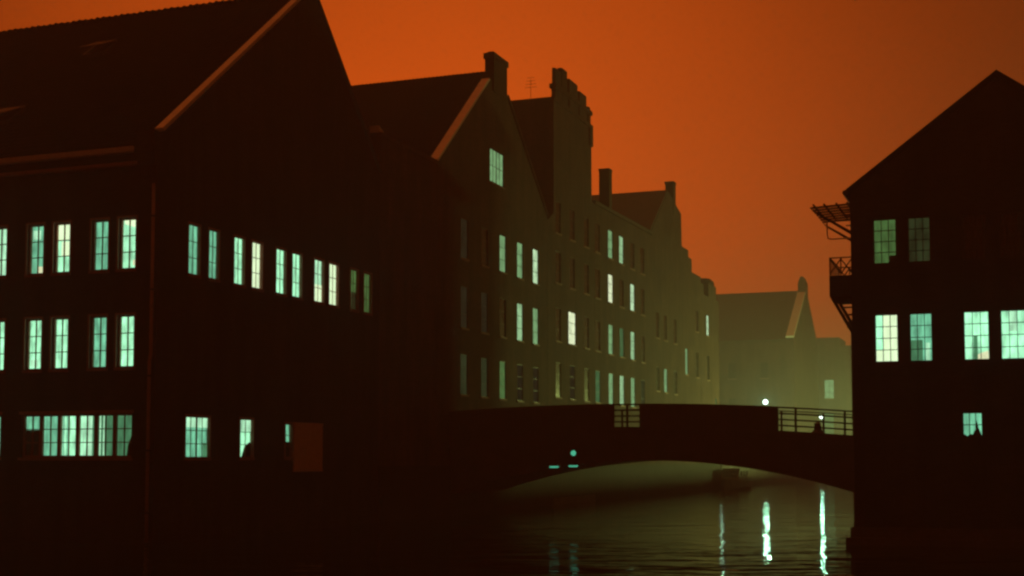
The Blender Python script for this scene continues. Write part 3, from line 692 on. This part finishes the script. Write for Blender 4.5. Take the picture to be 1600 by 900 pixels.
# side balcony, hoist canopy and brackets on the canal side (x < 21)
mb = MB(); mb.box(20.24, 20.998, 8.9, 11.4, 8.14, 8.84)
bal = mb.build('balcony', M['timber'], G)
mb = MB()
for y in (8.93, 11.37):
    for (a, b) in (((20.26, 8.84), (20.26, 9.45)), ((20.62, 8.84), (20.62, 9.45)), ((20.98, 8.84), (20.98, 9.45)), ((20.26, 9.44), (20.98, 9.44)), ((20.26, 8.9), (20.62, 9.4)), ((20.62, 8.9), (20.26, 9.4)), ((20.62, 8.9), (20.98, 9.4)), ((20.98, 8.9), (20.62, 9.4))):
        mb.tube([(a[0], y, a[1]), (b[0], y, b[1])], 0.022, 6)
mb.tube([(20.26, 8.93, 9.44), (20.26, 11.37, 9.44)], 0.024, 6)
for k in range(1, 8): mb.tube([(20.26, 8.93 + k * 0.305, 8.84), (20.26, 8.93 + k * 0.305, 9.44)], 0.014, 6)
mb.build('railing', M['iron'], bal)
for y in (8.95, 11.25):
    mb = MB(); mb.prism([(20.24, 8.138), (20.36, 8.138), (20.99, 6.98), (20.99, 6.76)], 1, y, y + 0.12)
    for z in (7.25, 7.5, 7.75): mb.box(20.60 + (7.75 - z) * 0.45, 20.995, y + 0.03, y + 0.09, z, z + 0.05)
    mb.build('bracket', M['timber'], bal)
mb = MB()
for k in range(7):
    z0 = 11.18 - k * 0.0; y = 8.75 + k * 0.48
    mb.prism([(19.68, 11.10), (20.99, 11.16), (20.99, 11.22), (19.66, 11.16)], 1, y, y + 0.07)
for x in (19.75, 20.1, 20.5, 20.85): mb.box(x, x + 0.05, 8.7, 11.75, 11.2, 11.25)
cano = mb.build('canopy', M['timber'], G)
for y in (8.7, 11.7):
    mb = MB(); mb.prism([(19.64, 11.15), (19.72, 11.08), (20.99, 10.28), (20.99, 10.16), (19.80, 10.96)], 1, y, y + 0.08); mb.build('strut', M['timber'], cano)
for k in range(4):
    z = 10.96 - k * 0.17; xs = 20.05 + k * 0.26
    mb = MB(); mb.box(xs, 20.99, 8.71, 8.77, z, z + 0.035); mb.build('slat', M['timber'], cano)
mb = MB(); mb.tube([(20.2, 8.85, 10.75), (20.2, 8.85, 10.2), (20.23, 8.85, 10.1), (20.32, 8.85, 10.06), (20.99, 8.85, 10.06)], 0.022, 8); mb.build('pipe', M['zinc'], G)

# ------------------------------------------------------------------ unseen warehouse added on the right bank to shadow the near walls
J = empty('light_block_house', (23, 62, 0))
tag(J, 'added low gabled light blocker jutting into the canal, unseen behind the black right warehouse', 'warehouse')
wJ = [(18.2 + 2.9 * k, 19.3 + 2.9 * k, z, z + 1.7) for k in range(4) for z in (4.6, 8.0)]
mb = MB(); holed(mb, ('front', 52.0), [(15.95, -0.8), (30, -0.8), (30, 11.2), (23.15, 14.4), (15.95, 11.2)], wJ)
mb.poly([(15.95, 52, -0.8), (15.95, 52, 11.2), (15.95, 72, 11.2), (15.95, 72, -0.8)]); mb.poly([(30, 52, -0.8), (30, 72, -0.8), (30, 72, 11.2), (30, 52, 11.2)])
mb.poly([(30, 72, -0.8), (15.95, 72, -0.8), (15.95, 72, 11.2), (23.15, 72, 14.4), (30, 72, 11.2)]); mb.build('wall', M['brick'], J, recalc=False)
mb = MB(); mb.prism([(15.75, 11.1), (23.15, 14.42), (30.2, 11.1), (30.2, 11.35), (23.15, 14.7), (15.75, 11.35)], 1, 51.8, 72.2); mb.build('roof', M['tile'], J)
for q in wJ: window(J, ('front', 52.0), *q, 2, 3, 'dark_glass', 'frame_dark', near=False)
mb = MB(); mb.box(15.6, 21.19, 72.3, 130, -0.9, 1.88); tag(mb.build('pier', M['stone']), kind='structure')

# long low shed added out of view, keeping lamp light off the low walls
SH = empty('light_block_shed', (18, 100, 1.88))
tag(SH, 'added long low shed on the right bank pier, unseen, blocking lamp light', 'shed')
mb = MB(); mb.prism([(15.9, 1.89), (20.4, 1.89), (20.4, 4.2), (18.15, 4.95), (15.9, 4.2)], 1, 74.0, 129.0); mb.build('wall', M['timber'], SH)
mb = MB(); mb.prism([(15.6, 4.13), (18.15, 4.98), (20.7, 4.13), (20.7, 4.26), (18.15, 5.12), (15.6, 4.26)], 1, 73.7, 129.3); mb.build('roof', M['slate'], SH)
for k in range(6):
    mb = MB(); mb.box(15.84, 15.898, 77 + 9 * k, 79.6 + 9 * k, 1.9, 3.9); mb.build('door', M['hatch'], SH)

# ------------------------------------------------------------------ bridge
BR = empty('canal_bridge', (10, 27.5, 0))
tag(BR, 'low arched bridge with dark solid parapet panels and railed openings crossing the canal', 'bridge')
ptop = lambda x: 5.30 - 0.0038 * (x - 8.3) ** 2
deck = lambda x: ptop(x) - 1.22
soff = lambda x: 2.67 - 0.0165 * (x - 10.0) ** 2
YB0, YB1 = 24.0, 31.0
def curve_band(x0, x1, lo, hi, ya, yb, nseg):
    mb = MB(); pts = [(x0 + (x1 - x0) * i / nseg, lo(x0 + (x1 - x0) * i / nseg)) for i in range(nseg + 1)]
    pts += [(x0 + (x1 - x0) * i / nseg, hi(x0 + (x1 - x0) * i / nseg)) for i in range(nseg, -1, -1)]
    # quads per segment so that concave outlines stay clean
    for i in range(nseg):
        xa, xb = x0 + (x1 - x0) * i / nseg, x0 + (x1 - x0) * (i + 1) / nseg
        a, b, c, d = (xa, lo(xa)), (xb, lo(xb)), (xb, hi(xb)), (xa, hi(xa))
        mb.poly([(p[0], ya, p[1]) for p in (a, b, c, d)]); mb.poly([(p[0], yb, p[1]) for p in (d, c, b, a)])
        mb.poly([(c[0], ya, c[1]), (c[0], yb, c[1]), (d[0], yb, d[1]), (d[0], ya, d[1])]); mb.poly([(a[0], ya, a[1]), (a[0], yb, a[1]), (b[0], yb, b[1]), (b[0], ya, b[1])])
    for xx in (x0, x1):
        mb.poly([(xx, ya, lo(xx)), (xx, yb, lo(xx)), (xx, yb, hi(xx)), (xx, ya, hi(xx))])
    return mb
curve_band(0.003, 21.15, soff, deck, YB0, YB1, 40).build('span', M['steel'], BR)
curve_band(0.003, 21.15, lambda x: deck(x) + 0.002, lambda x: deck(x) + 0.10, YB0 - 0.10, YB0 + 0.3, 40).build('deck_edge', M['steel'], BR)
curve_band(0.003, 21.15, lambda x: deck(x) + 0.002, lambda x: deck(x) + 0.10, YB1 - 0.3, YB1 + 0.10, 40).build('deck_edge', M['steel'], BR)
xs_ = [0.003, 1.65, 3.3, 4.95, 6.6, 8.30]
xs2 = [9.62, 11.2, 12.8, 14.4, 15.90]
for xl in (xs_, xs2):
    for a, b in zip(xl, xl[1:]):
        curve_band(a + 0.012, b - 0.012, lambda x: deck(x) + 0.103, lambda x: ptop(x) - 0.09, YB0 - 0.02, YB0 + 0.06, 4).build('panel', M['steel'], BR)
for p in xs_[1:] + xs2:
    mb = MB(); mb.box(p - 0.05, p + 0.05, YB0 - 0.045, YB0 + 0.09, deck(p) + 0.102, ptop(p) - 0.095); mb.build('post', M['steel'], BR)
curve_band(0.003, 8.36, lambda x: ptop(x) - 0.088, ptop, YB0 - 0.07, YB0 + 0.11, 16).build('handrail', M['steel'], BR)
curve_band(9.56, 15.96, lambda x: ptop(x) - 0.088, ptop, YB0 - 0.07, YB0 + 0.11, 16).build('handrail', M['steel'], BR)
def rails(x0, x1, y, posts, nb=4, th=0.07):
    for k in range(nb + 1):
        fr_ = 0.12 + (1 - 0.12) * k / nb
        curve_band(x0, x1, lambda x: deck(x) + 1.22 * fr_ - th, lambda x: deck(x) + 1.22 * fr_, y, y + 0.05, max(4, int((x1 - x0) / 1.2))).build('rail', M['rail'], BR)
    for p in posts:
        mb = MB(); mb.box(p - 0.045, p + 0.045, y - 0.01, y + 0.07, deck(p) + 0.10, ptop(p)); mb.build('post', M['rail'], BR)
rails(8.362, 9.558, YB0, [8.97], 4)
rails(15.962, 21.1, YB0, [16.72, 18.85, 20.2], 4)
rails(0.2, 21.1, YB1 - 0.1, [0.6 + 2.05 * k for k in range(10)], 1, 0.05)
# signal lamps below the bridge
def signal(x, z, face, lit, label):
    o = empty('signal_lamp', (x, YB0 - 0.2, z)); tag(o, label, 'signal lamp', 'boat signal lamps on the bridge')
    if face:
        mb = MB(); mb.box(x - 0.17, x + 0.17, YB0 - 0.20, YB0 - 0.003, z - 0.2, z + 0.2); mb.build('housing', M['iron'], o)
        b = MB(); b.lathe([(0.03, -0.01), (0.11, 0.0), (0.13, 0.02)], (0, 0, 0), 14)
        b.v = [(x + v[0], YB0 - 0.204 - (0.02 - v[2]), z + v[1]) for v in b.v]; b.build('lens', M['signal'], o)
    else:
        mb = MB(); mb.box(x - 0.04, x + 0.04, YB0 - 0.14, YB0 - 0.06, z + 0.12, soff(x) + 0.2); mb.box(x - 0.06, x + 0.06, YB0 - 0.12, YB0 - 0.002, soff(x) + 0.12, soff(x) + 0.2); mb.build('hanger', M['iron'], o)
        mb = MB(); mb.prism([(x - 0.28, z - 0.02), (x + 0.28, z - 0.02), (x + 0.22, z + 0.14), (x - 0.22, z + 0.14)], 1, YB0 - 0.35, YB0 - 0.04); mb.build('housing', M['iron'], o)
        mb = MB(); mb.prism([(x - 0.18, z - 0.1), (x + 0.14, z - 0.1), (x + 0.20, z - 0.022), (x - 0.20, z - 0.022)], 1, YB0 - 0.33, YB0 - 0.08); mb.build('lens', M['signal'] if lit else M['dark_glass'], o)
signal(6.41, 3.01, True, True, 'green signal light fixed on the bridge face above the hanging ones')
signal(5.46, 2.42, False, True, 'leftmost green lit lamp hanging under the bridge edge')
signal(6.41, 2.46, False, True, 'middle green lit lamp hanging under the bridge, below the face light')
signal(7.26, 2.48, False, False, 'unlit dark lamp housing hanging under the bridge, rightmost of the row')
# stump on the deck seen through the right railing
bo = MB(); bo.lathe([(0.36, 0), (0.34, 0.12), (0.17, 0.3), (0.14, 0.52), (0.17, 0.56), (0.05, 0.62)], (17.55, 24.9, deck(17.55)), 12)
tag(bo.build('bollard', M['iron'], smooth=False, origin=(17.55, 24.9, deck(17.55))), 'small dark stump shaped bollard on the bridge deck behind the right railing', 'bollard')

# ------------------------------------------------------------------ street lamps
def street_lamp(x, y, zb, zl, r, mat, label, shade=False):
    o = empty('street_lamp', (x, y, zb)); tag(o, label, 'street lamp', 'added unseen lamps on the right bank' if shade else 'street lamps on the far quay')
    mb = MB(); mb.lathe([(0.2, 0), (0.2, 0.25), (0.12, 0.4), (0.11, 0.9)], (x, y, zb), 10); mb.build('base', M['iron'], o)
    mb = MB(); mb.tube([(x, y, zb + 0.88), (x, y, zl - r - 0.1)], 0.09, 8, 0.055); mb.build('post', M['iron'], o)
    mb = MB(); mb.lathe([(r * math.sin(math.pi * q / 10) + 0.004, -r * math.cos(math.pi * q / 10)) for q in range(11)], (x, y, zl), 16); mb.build('globe', M[mat], o, smooth=True)
    mb = MB(); mb.lathe([(0.06, -0.12), (r * 0.7, -0.02), (r * 0.75, 0.03)], (x, y, zl - r), 12); mb.build('holder', M['iron'], o)
    col_, st_ = GLOBES[mat]
    pl = bpy.data.lights.new('lamp_light', 'POINT'); pl.color = col_; pl.shadow_soft_size = r * 0.8; pl.energy = 4 * math.pi ** 2 * r * r * st_
    link(bpy.data.objects.new('lamp_light', pl), o, (x, y, zl))
    if shade: mb = MB(); mb.lathe([(0.80, 0.08), (0.45, 0.33), (0.06, 0.40), (0.06, 0.48), (0.46, 0.41), (0.82, 0.10)], (x, y, zl + (r - 0.3) * 0.6), 16); mb.build('shade', M['iron'], o)
    mb = MB(); mb.lathe([(r * 0.5, 0.0), (r * 0.3, 0.08), (0.02, 0.16)], (x, y, zl + r), 12); mb.build('cap', M['iron'], o)
street_lamp(-1.0, 116.5, 1.9, 9.05, 0.28, 'bulb', 'bright street lamp glowing in the haze above the middle of the bridge parapet')
street_lamp(-0.88, 160.6, 1.7, 8.56, 0.23, 'bulb', 'small bright street lamp seen through the railing at the right end of the bridge')
street_lamp(-0.3, 88.6, 2.0, 5.0, 0.2, 'bulb_small', 'low street lamp hidden behind the bridge parapet beside the stepped house')

for qx, qy, which in ((24.5, 94.0, 'nearer'), (31.8, 119.0, 'farther')):  # unseen lamps added to throw green light on the far facades
    street_lamp(qx, qy, 1.9, 6.6, 0.45, 'bulb_added', 'added unseen lamp behind the light-blocking shed, lighting the far facades, %s of the two' % which, True)

# ------------------------------------------------------------------ moored boat
bt = empty('moored_boat', (1.6, 86, 0)); tag(bt, 'small pale motor boat moored at the left wall beyond the bridge arch', 'boat')
secs = [(81.2, 0.06, 0.95), (82.0, 0.55, 0.88), (83.4, 0.95, 0.78), (86, 1.1, 0.7), (89.5, 1.0, 0.7)]
mb = MB(); rg = []
for y, hw, zt in secs:
    k = len(mb.v); mb.v += [(1.6 - hw, y, zt), (1.6 - hw * 0.85, y, 0.15), (1.6 - hw * 0.3, y, -0.25), (1.6 + hw * 0.3, y, -0.25), (1.6 + hw * 0.85, y, 0.15), (1.6 + hw, y, zt)]; rg.append(k)
for a, b in zip(rg, rg[1:]):
    for q in range(5): mb.f.append((a + q, a + q + 1, b + q + 1, b + q))
    mb.f.append((a + 5, a, b, b + 5))
mb.f.append(tuple(range(rg[0], rg[0] + 6))); mb.f.append(tuple(range(rg[-1], rg[-1] + 6)))
mb.build('hull', M['hull'], bt)
mb = MB(); mb.prism([(83.2, 0.72), (88.4, 0.7), (88.4, 1.75), (84.2, 1.75)], 0, 0.85, 2.35); cb = mb.build('cabin', M['hull'], bt)
mb = MB(); mb.prism([(83.9, 1.752), (88.6, 1.752), (88.5, 1.84), (84.0, 1.84)], 0, 0.75, 2.45); mb.build('cabin_roof', M['hull'], bt)
for y in (84.5, 85.8, 87.1):
    mb = MB(); mb.box(2.352, 2.36, y, y + 0.9, 1.15, 1.6); mb.build('window', M['dark_glass'], cb)
mb = MB(); mb.poly([(0.95, 83.45, 1.02), (2.25, 83.45, 1.02), (2.25, 84.0, 1.6), (0.95, 84.0, 1.6)]); mb.build('windscreen', M['dark_glass'], cb)

# ------------------------------------------------------------------ haze
mh = new_mat('haze_air'); n, l = mh.node_tree.nodes, mh.node_tree.links
out = n.new('ShaderNodeOutputMaterial'); pv = n.new('ShaderNodeVolumePrincipled'); l.new(pv.outputs[0], out.inputs['Volume'])
pv.inputs['Color'].default_value = (0.92, 0.94, 0.92, 1); pv.inputs['Density'].default_value = FOG; pv.inputs['Anisotropy'].default_value = 0.35
mh.cycles.volume_sampling = 'EQUIANGULAR'
mb = MB(); mb.box(-260, 260, -110, 300, -1.2, 29)
hz = mb.build('haze', mh); tag(hz, kind='stuff')
